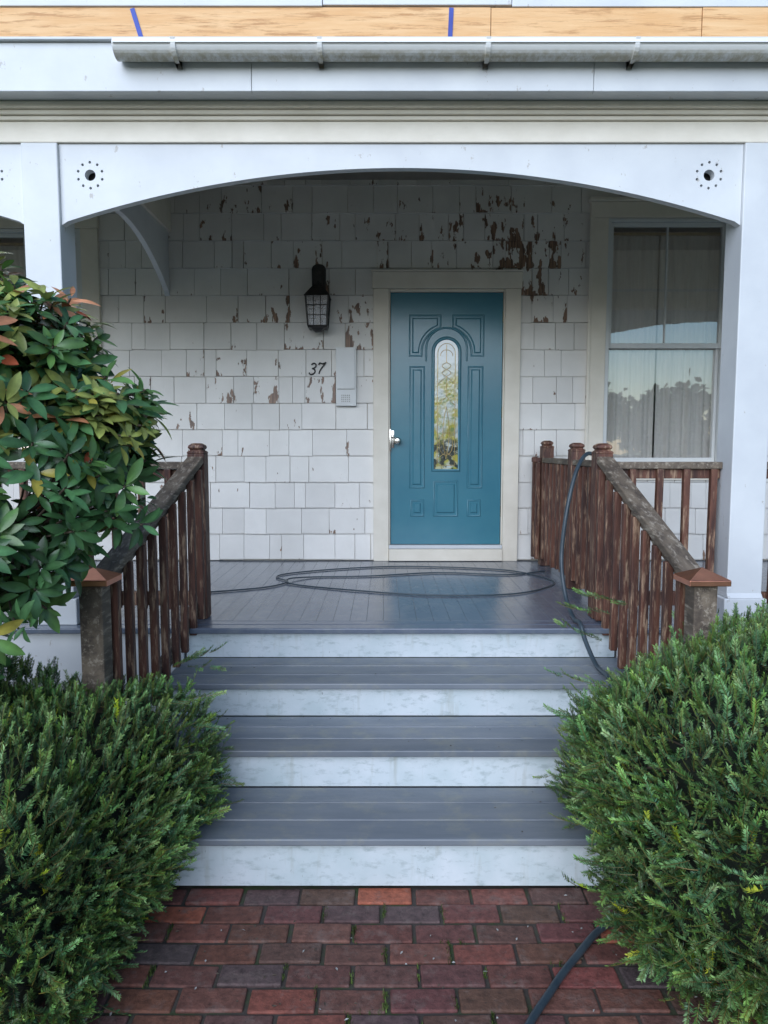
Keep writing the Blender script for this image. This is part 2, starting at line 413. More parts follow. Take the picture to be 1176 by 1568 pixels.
def window(name,o,seed):
    e=empty(name); e.parent=house
    x0,x1,z0,z1=o; m=MB()
    t=.135
    xi0,xi1=x0+.07,x1-.07; zt=z1-.035
    m.box(xi0-t,xi0,5.80,5.87,z0+.02,zt); m.box(xi1,xi1+t,5.80,5.87,z0+.02,zt)
    m.box(xi0-t-.005,xi1+t+.005,5.796,5.87,zt+.002,zt+.12); m.box(xi0-t-.02,xi1+t+.02,5.775,5.87,zt+.122,zt+.15)
    m.box(xi0-t-.02,xi1+t+.02,5.76,5.9,z0-.02,z0+.018); m.box(xi0-t,xi1+t,5.81,5.87,z0-.12,z0-.022)
    m.box(xi0-t-.012,xi0-t+.012,5.788,5.799,z0+.02,zt)
    m.build('casing',[M_trim],e,.004)
    f=MB(); zm=(z0+z1)/2-.04
    f.box(xi0+.001,xi0+.03,5.815,5.95,z0+.02,zt); f.box(xi1-.03,xi1-.001,5.815,5.95,z0+.02,zt); f.box(xi0+.03,xi1-.03,5.816,5.95,zt-.025,zt-.001)
    for (a,b,yy) in ((zm-.01,zt-.026,5.845),(z0+.021,zm+.03,5.885)):
        f.box(xi0+.031,xi0+.055,yy,yy+.035,a,b); f.box(xi1-.055,xi1-.031,yy,yy+.035,a,b)
        f.box(xi0+.055,xi1-.055,yy+.001,yy+.034,a,a+.04); f.box(xi0+.055,xi1-.055,yy+.001,yy+.034,b-.03,b)
    f.box((x0+x1)/2-.006,(x0+x1)/2+.006,5.85,5.872,zm+.03,zt-.05)
    f.build('sashes',[M_plastic],e,.003)
    g=MB()
    for (a,b,yy) in ((zm+.03,zt-.056,5.863),(z0+.06,zm,5.903)):
        g.add([(xi0+.055,yy,a),(xi1-.055,yy,a),(xi1-.055,yy,b),(xi0+.055,yy,b)],[(0,1,2,3)])
    g.build('glass',[M_glass],e)
    c=MB(); n=240; W=xi1-xi0; rr=random.Random(seed)
    ph=[rr.uniform(0,6) for _ in range(4)]
    vs=[];
    for k in range(n+1):
        x=xi0+W*k/n; q=k/n*W
        off=.011*math.sin(q*62+ph[0]+1.4*math.sin(q*9))+.006*math.sin(q*113+ph[1])+.005*math.sin(q*27+ph[2])
        for j,zz in enumerate((z0,zm,zt-.09)):
            vs.append((x,5.955+off*(1.0 if j<2 else .6),zz))
    fs=[]
    for k in range(n):
        if abs(k/n-.47)<.006: continue
        for j in range(2): fs.append((3*k+j,3*k+3+j,3*k+4+j,3*k+1+j))
    c.add(vs,fs); c.build('curtains',[M_curt],e,0,True)
    c=MB(); c.beam((xi0,5.94,zt-.085),(xi1,5.94,zt-.085),.02,.02); c.build('curtain_rod',[M_brass],e)
    return e
window('window_right',WR,3); window('window_left',WL,5)
for i,o in enumerate(UW):
    e=empty('upper_window'); e.parent=house
    m=MB(); x0,x1,z0,z1=o
    m.box(x0-.1,x0,5.80,5.95,z0,z1); m.box(x1,x1+.1,5.80,5.95,z0,z1); m.box(x0-.1,x1+.1,5.795,5.95,z1+.001,z1+.12); m.box(x0-.12,x1+.12,5.78,5.95,z0-.06,z0-.001)
    m.box(x0,x1,5.88,5.92,(z0+z1)/2-.02,(z0+z1)/2+.02); m.build('casing',[M_white],e,.004)
    g=MB(); g.add([(x0,5.9,z0),(x1,5.9,z0),(x1,5.9,z1),(x0,5.9,z1)],[(0,1,2,3)]); g.build('glass',[M_glass],e)

# ------------------------------------------------------------ porch structure (children of the house)
p=MB()
x=-6.0
while x<6:
    t=random.uniform(.95,1.04)
    p.box(x+.0005,x+.0890,3.76,5.852,ZF-.025,ZF-random.uniform(0,.0004),0,(t,t,t)); x+=.0895
p.build('porch_floor',[M_floor],house,.0009)
p=MB()
p.box(-6,6,3.59,3.672,ZF-.028,ZF+.001,0,(1,1,1)); p.box(-6,6,3.677,3.757,ZF-.028,ZF,0,(.9,.92,.97))
p.build('porch_floor_nosing',[M_floor],house,.006)
p=MB()
p.box(-6,-1.03,3.622,3.66,.03,ZF-.03); p.box(1.20,6,3.622,3.66,.03,ZF-.03)
p.build('porch_skirt',[M_white],house,.003)
PL=(-1.79,-1.61); PR=(1.78,1.96)
posts=[PL,PR,(-5.36,-5.18),(5.34,5.52)]
p=MB()
for a,b in posts:
    p.box(a,b,3.68,3.86,ZF+.14,3.104); p.box(a-.02,b+.02,3.66,3.88,ZF+.001,ZF+.138)
    p.prism([(3.66,ZF+.139),(3.88,ZF+.139),(3.861,ZF+.165),(3.679,ZF+.165)],a-.001,b+.001,'x')
p.build('porch_posts',[M_white],house,.005)
def arch_board(xa,xb,zend=2.724,rise=.266,top=3.104,holes=True):
    cx=(xa+xb)/2;h=(xb-xa)/2; n=48
    poly=[(xa,top),(xa,zend-.01)]
    for k in range(n+1):
        X=xa+.03+(xb-xa-.06)*k/n; uu=(X-cx)/h; poly.append((X,zend+rise*(1-uu*uu)))
    poly+= [(xb,zend-.01),(xb,top)]
    m=MB(); m.prism(poly,3.70,3.745,'y')
    ob=m.build('arch_board',[M_white],house)
    if holes:
        c=MB()
        for hx in (xa+.15,xb-.165):
            zc=2.955
            c.lathe([(.027,-.02),(.027,.07)],(hx,3.70,zc),'y',24)
            for k in range(10):
                a=2*math.pi*(k+.5)/10; rr=.062
                c.lathe([(.007,-.02),(.007,.07)],(hx+rr*math.cos(a),3.70,zc+rr*math.sin(a)),'y',10)
        cu=c.build('cut',[M_dark]); 
        md=ob.modifiers.new('b','BOOLEAN'); md.operation='DIFFERENCE'; md.object=cu; md.solver='EXACT'
        dg=bpy.context.evaluated_depsgraph_get(); me=bpy.data.meshes.new_from_object(ob.evaluated_get(dg))
        ob.modifiers.clear(); ob.data=me; bpy.data.objects.remove(cu)
    return ob
arch_board(-1.609,1.779); arch_board(-5.179,-1.791); arch_board(1.961,5.339)
p=MB()
for hx in (-1.459,1.614,-1.956,-5.029,2.111,5.174): p.box(hx-.085,hx+.085,3.765,3.80,2.87,3.06)
p.build('hole_shade_backing',[M_dark],house)  # dark boards added behind the pierced holes, their colour painting the shade inside
p=MB()
p.box(-6,6,3.685,3.86,3.106,3.205); p.box(-6,6,3.672,3.86,3.206,3.226); p.box(-6,6,3.655,3.86,3.227,3.248); p.box(-6,6,3.635,3.86,3.249,3.279)
p.build('frieze',[M_trim],house,.004)
p=MB()
p.box(-6,6,3.551,3.9,3.281,3.30)
p.box(-6,-.62,3.52,3.55,3.268,3.485); p.box(-.618,.98,3.519,3.55,3.268,3.485); p.box(.982,6,3.5205,3.55,3.268,3.485)
p.box(-6,6,3.498,3.56,3.487,3.500)
p.build('fascia',[M_white],house,.003)
p=MB(); p.box(-6,6,3.87,5.84,3.70,3.73); p.build('porch_ceiling',[M_ceil],house)
for sx in (-1.72,):
    poly=[(3.861,3.70),(3.861,2.80)]; n=30
    for k in range(n+1):
        Y=3.90+(5.835-3.93)*k/n; uu=(Y-4.85)/.98; poly.append((Y,2.83+.30*(1-uu*uu)))
    poly+= [(5.833,2.81),(5.833,3.70)]
    m=MB(); m.prism([(a,b) for a,b in poly],sx-.02,sx+.02,'x'); m.build('side_arch',[M_white],house,.003)
    m=MB(); m.box(sx-.045,sx-.021,3.87,5.83,3.30,3.70); m.box(sx+.021,sx+.045,3.87,5.83,3.30,3.70); m.build('side_beam',[M_trim],house,.003)
p=MB()
segs=[(-6,-1.95),(-1.947,.52),(.523,1.55),(1.553,6)]
for i,(a,b) in enumerate(segs): p.box(a,b,3.70-.003*(i%2),3.72,3.49,3.742)
p.build('roof_sheathing_edge',[M_ply],house,.002)
p=MB(); 
for i,(a,b) in enumerate([(-6,-.30),(-.297,.62),(.623,6)]): p.box(a,b,3.688+.003*i,3.75,3.744+.006*(i==1),3.80)
p.build('drip_edge',[M_white],house,.003)
p=MB(); p.prism([(3.70,3.802),(5.84,4.35),(5.84,4.40),(3.70,3.84)],-6.1,6.1,'x'); p.build('porch_roof',[M_roof],house)
p=MB(); p.box(-6,6,3.88,3.9,3.30,3.80); p.build('beam_back',[M_trim],house)
p=MB()
p.beam((-1.185,3.694,3.60),(-1.225,3.694,3.735),.022,.003,0,(0,1,0)); p.beam((.322,3.694,3.59),(.328,3.694,3.738),.022,.003,0,(0,1,0))
p.build('tape_strips',[M_tape],house)
arc=[(3.462+.060*math.cos(a),3.432+.055*math.sin(a)) for a in [math.pi+ (math.pi)*k/14 for k in range(15)]]
arc_in=[(3.462+.054*math.cos(a),3.434+.049*math.sin(a)) for a in [2*math.pi-(math.pi)*k/14 for k in range(15)]]
g=MB(); g.prism([(3.394,3.438),(3.394,3.420)]+arc[1:-1]+[(3.518,3.432),(3.518,3.436)]+arc_in[1:-1]+[(3.405,3.438)],-1.22,6,'x')
g.prism([(3.403,3.434)]+arc[1:-1]+[(3.518,3.434)],-1.226,-1.2205,'x')
g.build('rain_gutter',[M_gut],house)
g=MB()
for bx in (-.95,-.29,.47,1.14,1.85,2.6,3.3,4.0):
    ob=[(3.462+.067*math.cos(a),3.430+.061*math.sin(a)) for a in [math.pi+ (math.pi*.95)*k/12 for k in range(13)]]
    g.prism([(3.390,3.442)]+ob+[(3.518,3.368),(3.518,3.445)],bx-.011,bx+.011,'x')
g.build('gutter_brackets',[M_gut],house,.002)

# ------------------------------------------------------------ STEPS
st=empty('porch_steps')
LV=[(3.59,ZF),(3.20,.533),(2.84,.372),(2.465,.207)]
hw=1.10
m=MB()
for i in range(4):
    yn,zt=LV[i]; zb=LV[i+1][1] if i<3 else .012
    m.box(CX-hw,CX+hw,yn+.028,yn+.05,zb+.001,zt-.029)
m.box(CX-hw,CX+hw,2.52,3.6,.0,.0011)
m.build('risers',[M_riser],st,.002)
m=MB()
for i in range(1,4):
    yn,zt=LV[i]; yb=LV[i-1][0]+.027; n=3; wd=(yb-yn)/n
    for k in range(n):
        t=random.uniform(.84,1.10); e=random.uniform(-.004,.004)
        m.box(CX-hw-.012+e,CX+hw+.012+e,yn+wd*k+(.0035 if k else 0),yn+wd*(k+1)-.0035,zt-.028,zt-random.uniform(0,.0015),0,(t,t,t))
m.build('treads',[M_tread],st,.005)
m=MB()
for sx in (CX-hw-.002,CX+hw+.002):
    o=-1 if sx<CX else 1
    poly=[(2.50,.01)]
    for i in (3,2,1): poly+= [(LV[i][0]+.052,LV[i][1]-.03),(LV[i-1][0]+.052,LV[i][1]-.03)]
    poly+= [(3.61,.01)]
    a,b=sorted((sx,sx-o*.03)); m.prism(poly,a+.001,b-.001,'x')
m.build('stringers',[M_riser],st)

# ------------------------------------------------------------ RAILINGS
def newel(m,x,y,z0,z1,w=.088,finial=True):
    m.box(x-w/2,x+w/2,y-w/2,y+w/2,z0,z1-.05,0)
    if finial:
        h=w/2
        vs=[];
        prof=[(h,z1-.05),(h*1.05,z1-.04),(h*.7,z1-.03),(h*.95,z1-.018),(h*.85,z1-.004),(h*.45,z1+.006)]
        for r,zz in prof:
            vs+= [(x-r,y-r,zz),(x+r,y-r,zz),(x+r,y+r,zz),(x-r,y+r,zz)]
        fs=[]
        for i in range(len(prof)-1):
            for k in range(4): fs.append((4*i+k,4*i+(k+1)%4,4*i+4+(k+1)%4,4*i+4+k))
        fs.append(tuple(range(4*len(prof)-4,4*len(prof)))); m.add(vs,fs,0)
def stair_rail(side):
    rx=CX+side*1.078; fx=-1.085 if side<0 else 1.19
    P0=Vector((rx,3.80,1.545)); P1=Vector((fx,2.70,1.10))
    e=empty('stair_railing'); m=MB()
    newel(m,rx,3.84,ZF+.002,1.625,.09)
    m.box(fx-.043,fx+.043,2.617,2.703,.012,1.10,1)
    b=MB(); y=2.66; h=.076
    b.box(fx-h,fx+h,y-h,y+h,1.101,1.122)
    b.add([(fx-h,y-h,1.1225),(fx+h,y-h,1.1225),(fx+h,y+h,1.1225),(fx-h,y+h,1.1225),(fx,y,1.160)],[(0,1,4),(1,2,4),(2,3,4),(3,0,4),(0,1,2,3)])
    b.build('copper_cap',[M_copper],e,.002)
    hr=MB(); 
    hr.beam(P0,P1,.085,.038,0); hr.beam(P0+Vector((0,.01,-.042)),P1+Vector((0,0,-.042)),.035,.045,0)
    B0=P0+Vector((0,.0,-.755)); B1=P1+Vector((0,0,-.755))
    hr.beam(B0,B1,.04,.07,0)
    hr.build('handrail',[M_rail],e,.006)
    n=9
    for k in range(n):
        t=(k+.55)/n; a=P0.lerp(P1,t); bb=B0.lerp(B1,t); j=random.uniform(-.006,.006)
        m.beam((bb.x-side*.035,bb.y+j,bb.z-.06+j),(a.x-side*.035,a.y-j*.5,a.z-.025),.034,.034,0,(0,1,0))
    m.build('newels_and_balusters',[M_bal,M_rail],e,.004)
stair_rail(-1); stair_rail(1)
def flat_rail(p0,p1,n,name='porch_railing',zr=1.515,side=(0,0)):
    e=empty(name); m=MB(); a=Vector((p0[0],p0[1],0)); b=Vector((p1[0],p1[1],0))
    h=MB()
    h.beam(a+Vector((0,0,zr)),b+Vector((0,0,zr)),.085,.036); h.build('top_rail',[M_rail],e,.004)
    m.beam(a+Vector((0,0,zr-.045)),b+Vector((0,0,zr-.045)),.035,.05); m.beam(a+Vector((0,0,ZF+.11)),b+Vector((0,0,ZF+.11)),.038,.075)
    for k in range(n):
        q=a.lerp(b,(k+.7)/n); j=random.uniform(-.005,.005)
        m.beam((q.x+side[0]+j,q.y+side[1],ZF+.06+j),(q.x+side[0]-j*.5,q.y+side[1],zr-.02),.034,.034,0,(0,1,0))
    m.build('balusters',[M_bal],e,.003); return e
flat_rail((-1.04,3.82),(-1.608,3.82),4,side=(0,-.03))
flat_rail((1.21,3.82),(1.778,3.82),4,side=(0,-.03))
flat_rail((-1.792,3.80),(-5.17,3.80),24,side=(0,-.03))
flat_rail((1.962,3.80),(5.33,3.80),24,side=(0,-.03))
e=flat_rail((1.24,3.89),(1.25,4.62),6,side=(-.03,0))
m=MB(); newel(m,1.245,4.66,ZF+.002,1.635,.09); m.build('newel',[M_bal],e,.004)
e=flat_rail((1.25,4.71),(1.26,5.55),7,side=(-.03,0))
m=MB(); newel(m,1.265,5.60,ZF+.002,1.66,.09); m.box(1.15,1.218,5.58,5.62,1.50,1.535); m.box(1.183,1.216,5.585,5.62,ZF+.05,1.498); m.box(1.18,1.215,5.70,5.735,ZF+.05,1.54)
m.build('newel',[M_bal],e,.004)

# ------------------------------------------------------------ small things on the wall
lan=empty('wall_lantern'); m=MB(); lx=-.515; yb=5.835
pl=[(lx-.055,2.80),(lx+.055,2.80)]+[(lx+.055*math.cos(a),3.015+.04*math.sin(a)) for a in [math.pi*k/10 for k in range(11)]]
m.prism(pl,yb-.022,yb+.01,'y')
m.prism([(lx-.035,2.86),(lx+.035,2.86),(lx+.02,3.0),(lx-.02,3.0)],yb-.045,yb-.023,'y')
ly=5.715
def frus(m,cx,cy,r0,z0,r1,z1,mi=0):
    vs=[(cx+a*r,cy+b*r,z) for r,z in ((r0,z0),(r1,z1)) for a,b in ((-1,-1),(1,-1),(1,1),(-1,1))]
    m.add(vs,[(0,1,2,3),(4,5,6,7),(0,1,5,4),(1,2,6,5),(2,3,7,6),(3,0,4,7)],mi)
frus(m,lx,ly,.10,2.775,.09,2.79); frus(m,lx,ly,.09,2.7905,.045,2.85); frus(m,lx,ly,.045,2.8505,.03,2.87); frus(m,lx,ly,.014,2.871,.01,2.90)
frus(m,lx,ly,.072,2.535,.078,2.555); frus(m,lx,ly,.02,2.51,.05,2.534)
for a in (-1,1):
    for b in (-1,1): m.beam((lx+a*.072,ly+b*.072,2.555),(lx+a*.088,ly+b*.088,2.776),.013,.013,0,(0,1,0))
for zz,rr in ((2.63,.077),(2.705,.083)):
    for a in (-1,1):
        m.beam((lx-rr,ly+a*rr,zz),(lx+rr,ly+a*rr,zz),.007,.007); m.beam((lx+a*rr,ly-rr,zz),(lx+a*rr,ly+rr,zz),.007,.007)
for a in (-.028,.028):
    for b in (-1,1):
        m.beam((lx+a,ly+b*.073,2.555),(lx+a,ly+b*.088,2.776),.006,.006,0,(0,1,0)); m.beam((lx+b*.073,ly+a,2.555),(lx+b*.088,ly+a,2.776),.006,.006,0,(0,1,0))
m.beam((lx,yb-.02,2.885),(lx,ly,2.885),.02,.02)
m.build('frame',[M_black],lan,.0015)
g=MB(); frus(g,lx,ly,.070,2.556,.085,2.775); g.build('panes',[M_lglass],lan)
g=MB(); g.lathe([(.012,0),(.014,.04),(.02,.08),(.018,.12),(.01,.15)],(lx,ly,2.57),'z',16); g.build('bulb_socket',[M_conc],lan,0,True)

num=empty('house_number'); yn_=5.824
def sc(pts,ox,oz,k): return [(ox+(a+.25*b)*k,yn_,oz+b*k) for a,b in pts]
three=[(.02,.16),(.10,.05),(.25,.0),(.42,.06),(.50,.22),(.44,.38),(.30,.47),(.22,.49),(.36,.54),(.46,.66),(.44,.82),(.30,.92),(.16,.90),(.06,.80)]
seven=[(.0,.74),(.05,.90),(.14,.88),(.30,.84),(.48,.90),(.54,.93),(.44,.70),(.30,.45),(.22,.22),(.20,.0)]
curve('digit_3',[[tuple(q) for q in catmull(sc(three,-.605,2.195,.095),6)]],.0058,M_black,num)
curve('digit_7',[[tuple(q) for q in catmull(sc(seven,-.540,2.20,.095),6)]],.0058,M_black,num)

mb=empty('wall_mailbox'); m=MB()
m.box(-.383,-.223,5.79,5.835,1.945,2.405); m.box(-.372,-.234,5.782,5.789,2.08,2.392)
for k in range(4):
    for j in range(5): m.box(-.340+j*.015,-.332+j*.015,5.7865,5.7895,1.975+k*.016,1.984+k*.016,1)
m.box(-.372,-.234,5.786,5.7895,2.072,2.076,1)
m.build('body',[M_plastic,M_conc],mb,.003)

# ------------------------------------------------------------ hose and cable
hp=[(1.30,4.30,.74),(1.33,4.28,1.1),(1.30,4.26,1.48),(1.20,4.20,1.575),(1.10,4.08,1.50),(1.02,3.98,1.28),(.985,3.95,1.0),(.99,3.86,.80),(1.0,3.72,.712),(1.0,3.60,.715),(1.01,3.53,.64),(1.03,3.40,.555),(1.03,3.20,.553),(1.04,3.12,.45),(1.04,2.9,.39),(1.02,2.78,.30),(1.0,2.5,.22),(.98,2.38,.05),(.90,2.32,.014),(.74,2.27,.014),(.60,2.12,.014),(.49,1.98,.014),(.36,1.78,.014),(.22,1.4,.014),(.1,.8,.014),(.3,-.2,.014),(.6,-1.2,.014)]
curve('garden_hose',[[tuple(q) for q in catmull(hp,10)]],.0115,M_hose)
zc=ZF+.0065
c1=[(-1.5,4.35,zc),(-1.1,4.5,zc),(-.78,4.66,zc),(-.66,4.86,zc),(-.76,5.02,zc),(-.70,5.18,zc),(-.35,5.38,zc),(.1,5.50,zc),(.6,5.44,zc),(.95,5.3,zc),(1.15,4.95,zc),(1.1,4.7,zc),(.8,4.44,zc),(.3,4.40,zc),(-.2,4.56,zc),(-.6,4.76,zc),(-.66,4.90,zc+.011),(-.5,5.04,zc),(-.1,5.08,zc),(.4,5.22,zc),(.9,5.14,zc),(1.2,5.3,zc)]
curve('power_cable',[[tuple(q) for q in catmull(c1,12)]],.0048,M_hose)

# ------------------------------------------------------------ ground, path
def sheet(name,x0,x1,y0,y1,z,mat):
    m=MB(); m.add([(x0,y0,z),(x1,y0,z),(x1,y1,z),(x0,y1,z)],[(0,1,2,3)]); return m.build(name,[mat])
sheet('ground',-300,300,-300,300,-.022,M_grass)
sheet('planting_bed',-6,6,1.0,3.7,-.016,M_dirt)
sheet('path_bed',-1.35,1.5,-5.2,2.55,-.0095,M_dirt)
m=MB(); BW,BH,J=.205,.098,.012
y=2.475-BH+.03; r=0
while y>-5.1:
    x=-1.33+(BW/2 if r%2 else 0)+random.uniform(-.014,.014)
    while x<1.45:
        q=random.random()
        if q<.64: col=(random.uniform(.105,.15),random.uniform(.048,.062),random.uniform(.038,.050))
        elif q<.86: col=(random.uniform(.16,.21),random.uniform(.060,.075),random.uniform(.042,.055))
        elif q<.945: col=(random.uniform(.085,.11),random.uniform(.055,.065),random.uniform(.052,.062))
        else: col=(.34,.10,.055)
        dz=random.uniform(-.004,.002); ang=random.uniform(-.018,.018); dx,dy=random.uniform(-.003,.003),random.uniform(-.003,.003)
        cx_,cy_=x+BW/2+dx,y+BH/2+dy; ca,sa=math.cos(ang),math.sin(ang); tx,ty=random.uniform(-.015,.015),random.uniform(-.025,.025)
        vs=[]
        for ax in (-1,1):
            for ay in (-1,1):
                for zz in (-.03,0):
                    X=ax*(BW-J)/2;Y=ay*(BH-J)/2
                    vs.append((cx_+X*ca-Y*sa,cy_+X*sa+Y*ca,zz+dz+(X*tx+Y*ty if zz==0 else 0)))
        m.add(vs,[(0,1,3,2),(4,6,7,5),(0,4,5,1),(2,3,7,6),(0,2,6,4),(1,5,7,3)],0,col)
        x+=BW
    y-=BH; r+=1
m.build('brick_path',[M_brick],None,.005)
sheet('street',-300,300,-14,-6.5,-.018,M_asph)
m=MB(); m.box(-300,300,-6.5,-6.36,-.1,.11); m.box(-300,300,-6.36,-5.2,-.1,.105); m.build('sidewalk',[M_conc])
# ------------------------------------------------------------ numpy foliage
def npmesh(name,V,F,C,mat,smooth=False,parent=None):
    me=bpy.data.meshes.new(name); nv=len(V);nf=len(F);k=F.shape[1]
    me.vertices.add(nv); me.vertices.foreach_set('co',V.astype(np.float32).ravel())
    me.loops.add(nf*k); me.loops.foreach_set('vertex_index',F.astype(np.int32).ravel())
    me.polygons.add(nf); me.polygons.foreach_set('loop_start',np.arange(0,nf*k,k,dtype=np.int32))
    try: me.polygons.foreach_set('loop_total',np.full(nf,k,dtype=np.int32))
    except Exception: pass
    ca=me.color_attributes.new('Col','FLOAT_COLOR','POINT')
    ca.data.foreach_set('color',np.concatenate([C,np.ones((nv,1))],1).astype(np.float32).ravel())
    if smooth: me.polygons.foreach_set('use_smooth',np.ones(nf,dtype=bool))
    me.materials.append(mat); me.update(calc_edges=True); me.validate()
    ob=bpy.data.objects.new(name,me); COL.objects.link(ob)
    if parent: ob.parent=parent
    return ob
def frames(D,roll):
    D=D/np.linalg.norm(D,axis=1,keepdims=True)
    up=np.where(np.abs(D[:,2:3])>.95,np.array([[1.,0,0]]),np.array([[0,0,1.]]))
    R=np.cross(D,up); R/=np.linalg.norm(R,axis=1,keepdims=True); U=np.cross(R,D)
    c,s_=np.cos(roll)[:,None],np.sin(roll)[:,None]
    R2=R*c+U*s_; U2=U*c-R*s_
    return np.stack([R2,D,U2],2)
def norm(a): return a/np.linalg.norm(a,axis=-1,keepdims=True)
def needle_template(n,L_,nl,seed):
    r=np.random.default_rng(seed); V=[];F=[];T=[]
    segs=4
    for i in range(segs+1):
        t=i/segs
        for k in range(3):
            a=2*math.pi*k/3; rr=.0014*(1-.5*t)
            V.append((rr*math.cos(a),t*L_,rr*math.sin(a)+.18*L_*t*t)); T.append(-.3)
    for i in range(segs):
        for k in range(3): F.append((3*i+k,3*i+(k+1)%3,3*i+3+(k+1)%3,3*i+3+k))
    for i in range(n):
        t=.08+.92*(i/(n-1)); side=1 if i%2 else -1
        phi=(0 if side>0 else math.pi)+r.normal(0,.5)+ (.35 if side>0 else -.35)
        fw=.45+.55*t+r.normal(0,.1)
        d=np.array([math.cos(phi),fw,abs(math.sin(phi))*.9+.1]); d/=np.linalg.norm(d)
        ln=nl*(1-.35*t)*r.uniform(.8,1.15); b=np.array([0,t*L_,.18*L_*t*t])
        w=np.cross(d,[r.normal(0,.4),r.normal(0,.3),1.]); w/=np.linalg.norm(w); w*=.0018
        o=len(V)
        for q in (b,b+d*ln*.45+w,b+d*ln,b+d*ln*.45-w): V.append(tuple(q)); T.append(t)
        F.append((o,o+1,o+2,o+3))
    return np.array(V),np.array(F),np.array(T)
def bush_fn(c,rad,pw,seed,amp):
    r=np.random.default_rng(seed); K=r.normal(0,1,(14,3)); K=norm(K)*r.uniform(4,13,(14,1)); PH=r.uniform(0,6.28,14)
    def f(d,fac=1.0):
        q=np.abs(d)**pw; m=q.sum(1)**(1/pw); base=d/m[:,None]
        b=np.sin(base@K.T+PH).sum(1)/14*amp*4
        P=np.array(c)+np.array(rad)*base*(1+b)[:,None]*np.reshape(fac,(-1,1) if np.ndim(fac) else ())
        g=norm(np.sign(d)*np.abs(d)**(pw-1)/np.array(rad))
        return P,g
    return f
def yew(name,c,rad,nsprig,seed,stray,amp=.08):
    e=empty(name); r=np.random.default_rng(seed)
    f=bush_fn(c,rad,2.8,seed,amp)
    d=norm(r.normal(0,1,(nsprig*3,3))); d=d[(d[:,1]<.45)&(d[:,2]>-.75)][:nsprig]
    fac=1-np.abs(r.normal(0,.06,len(d)))
    outl=r.random(len(d))<.05; fac=np.where(outl,r.uniform(1.0,1.06,len(d)),fac)
    P,g=f(d,fac)
    D=norm(g*.9+np.array([0,-.1,.35])+r.normal(0,.5,(len(d),3)))
    keep=P[:,2]>.02; P,D,fac,d=P[keep],D[keep],fac[keep],d[keep]
    sc_=r.uniform(.6,1.2,len(P))
    P=np.vstack([P,stray[:,:3]]); D=np.vstack([D,norm(stray[:,3:6])]); sc_=np.append(sc_,stray[:,6]); fac=np.append(fac,np.ones(len(stray)))
    R=frames(D,r.normal(0,.7,len(P)))
    bright=r.uniform(.6,1.4,len(P)); clump=.5+.5*np.sin(P[:,0]*9+seed)*np.sin(P[:,1]*8+1)*np.sin(P[:,2]*10+2)
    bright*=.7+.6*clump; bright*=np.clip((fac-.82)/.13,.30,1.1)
    new=r.random(len(P))<.008
    VV=[];FF=[];CC=[];off=0
    for v in range(6):
        T_v,T_f,T_t=needle_template(38,.074,.0195,seed*10+v)
        idx=np.where(np.arange(len(P))%6==v)[0]
        X=np.einsum('nij,mj->nmi',R[idx],T_v)*sc_[idx][:,None,None]+P[idx][:,None,:]
        t=np.clip(T_t,0,1)[None,:]
        base=np.array([.042,.110,.036]); tip=np.array([.165,.300,.075]); stem=np.array([.17,.15,.04]); nw=np.array([.45,.54,.04])
        w=(t**1.6)[...,None]
        C=base*(1-w)+tip*w; C=np.broadcast_to(C,(len(idx),)+C.shape[1:]).copy()
        C*=bright[idx][:,None,None]
        C[:,T_t<0]=stem*np.minimum(1,bright[idx])[:,None,None]
        C[new[idx]]=nw
        hue=r.uniform(.85,1.25,(len(idx),1)); C[...,0]*=hue; C[...,2]*=r.uniform(.7,1.6,(len(idx),1))
        VV.append(X.reshape(-1,3)); CC.append(C.reshape(-1,3))
        m_=len(T_v); FF.append((T_f[None]+(np.arange(len(idx))*m_)[:,None,None]+off).reshape(-1,4)); off+=len(idx)*m_
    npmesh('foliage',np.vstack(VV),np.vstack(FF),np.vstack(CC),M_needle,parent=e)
    import bmesh
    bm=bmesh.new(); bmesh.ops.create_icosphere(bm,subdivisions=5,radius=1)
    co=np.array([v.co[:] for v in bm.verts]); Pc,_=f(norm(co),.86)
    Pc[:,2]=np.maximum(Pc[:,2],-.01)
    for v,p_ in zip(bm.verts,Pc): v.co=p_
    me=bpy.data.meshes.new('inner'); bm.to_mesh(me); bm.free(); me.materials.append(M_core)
    ob=bpy.data.objects.new('inner_shade_core',me); COL.objects.link(ob); ob.parent=e  # solid dark core, its colour standing in for shade between the sprigs
    tw=[]
    for _ in range(60):
        dd=norm(r.normal(0,1,(1,3))); dd[0,1]=-abs(dd[0,1]); a,_g=f(dd,.8); b,_g=f(dd,.98)
        tw.append([tuple(a[0]),tuple((a[0]+b[0])/2+r.normal(0,.01,3)),tuple(b[0])])
    curve('twigs',tw,.003,M_bark,e,False,1)
    return e
rr=np.random.default_rng(3)
def shoots(roots,sgn):
    out=[]
    for z_,x_,y_ in roots:
        up=rr.uniform(.1,.5); fy=rr.normal(-.05,.2)
        for k in range(5):
            out.append((x_+sgn*.036*k,y_+fy*.036*k,z_+.036*k*up,sgn*.9,fy+rr.normal(0,.12),up+rr.normal(0,.12),rr.uniform(.75,1.05)))
    return np.array(out,float)
sl=shoots([(.72,-.80,2.85),(.74,-.84,2.78),(.66,-.80,2.6),(.52,-.82,2.45),(.38,-.82,2.35),(.22,-.80,2.22),(.58,-.80,2.55),(.70,-.86,2.95)],1)
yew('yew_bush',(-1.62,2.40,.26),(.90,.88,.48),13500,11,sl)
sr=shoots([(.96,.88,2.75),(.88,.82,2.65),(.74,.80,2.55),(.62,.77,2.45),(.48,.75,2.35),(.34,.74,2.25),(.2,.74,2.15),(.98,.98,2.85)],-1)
yew('yew_bush',(1.64,2.38,.40),(.90,.88,.54),14500,23,sr)

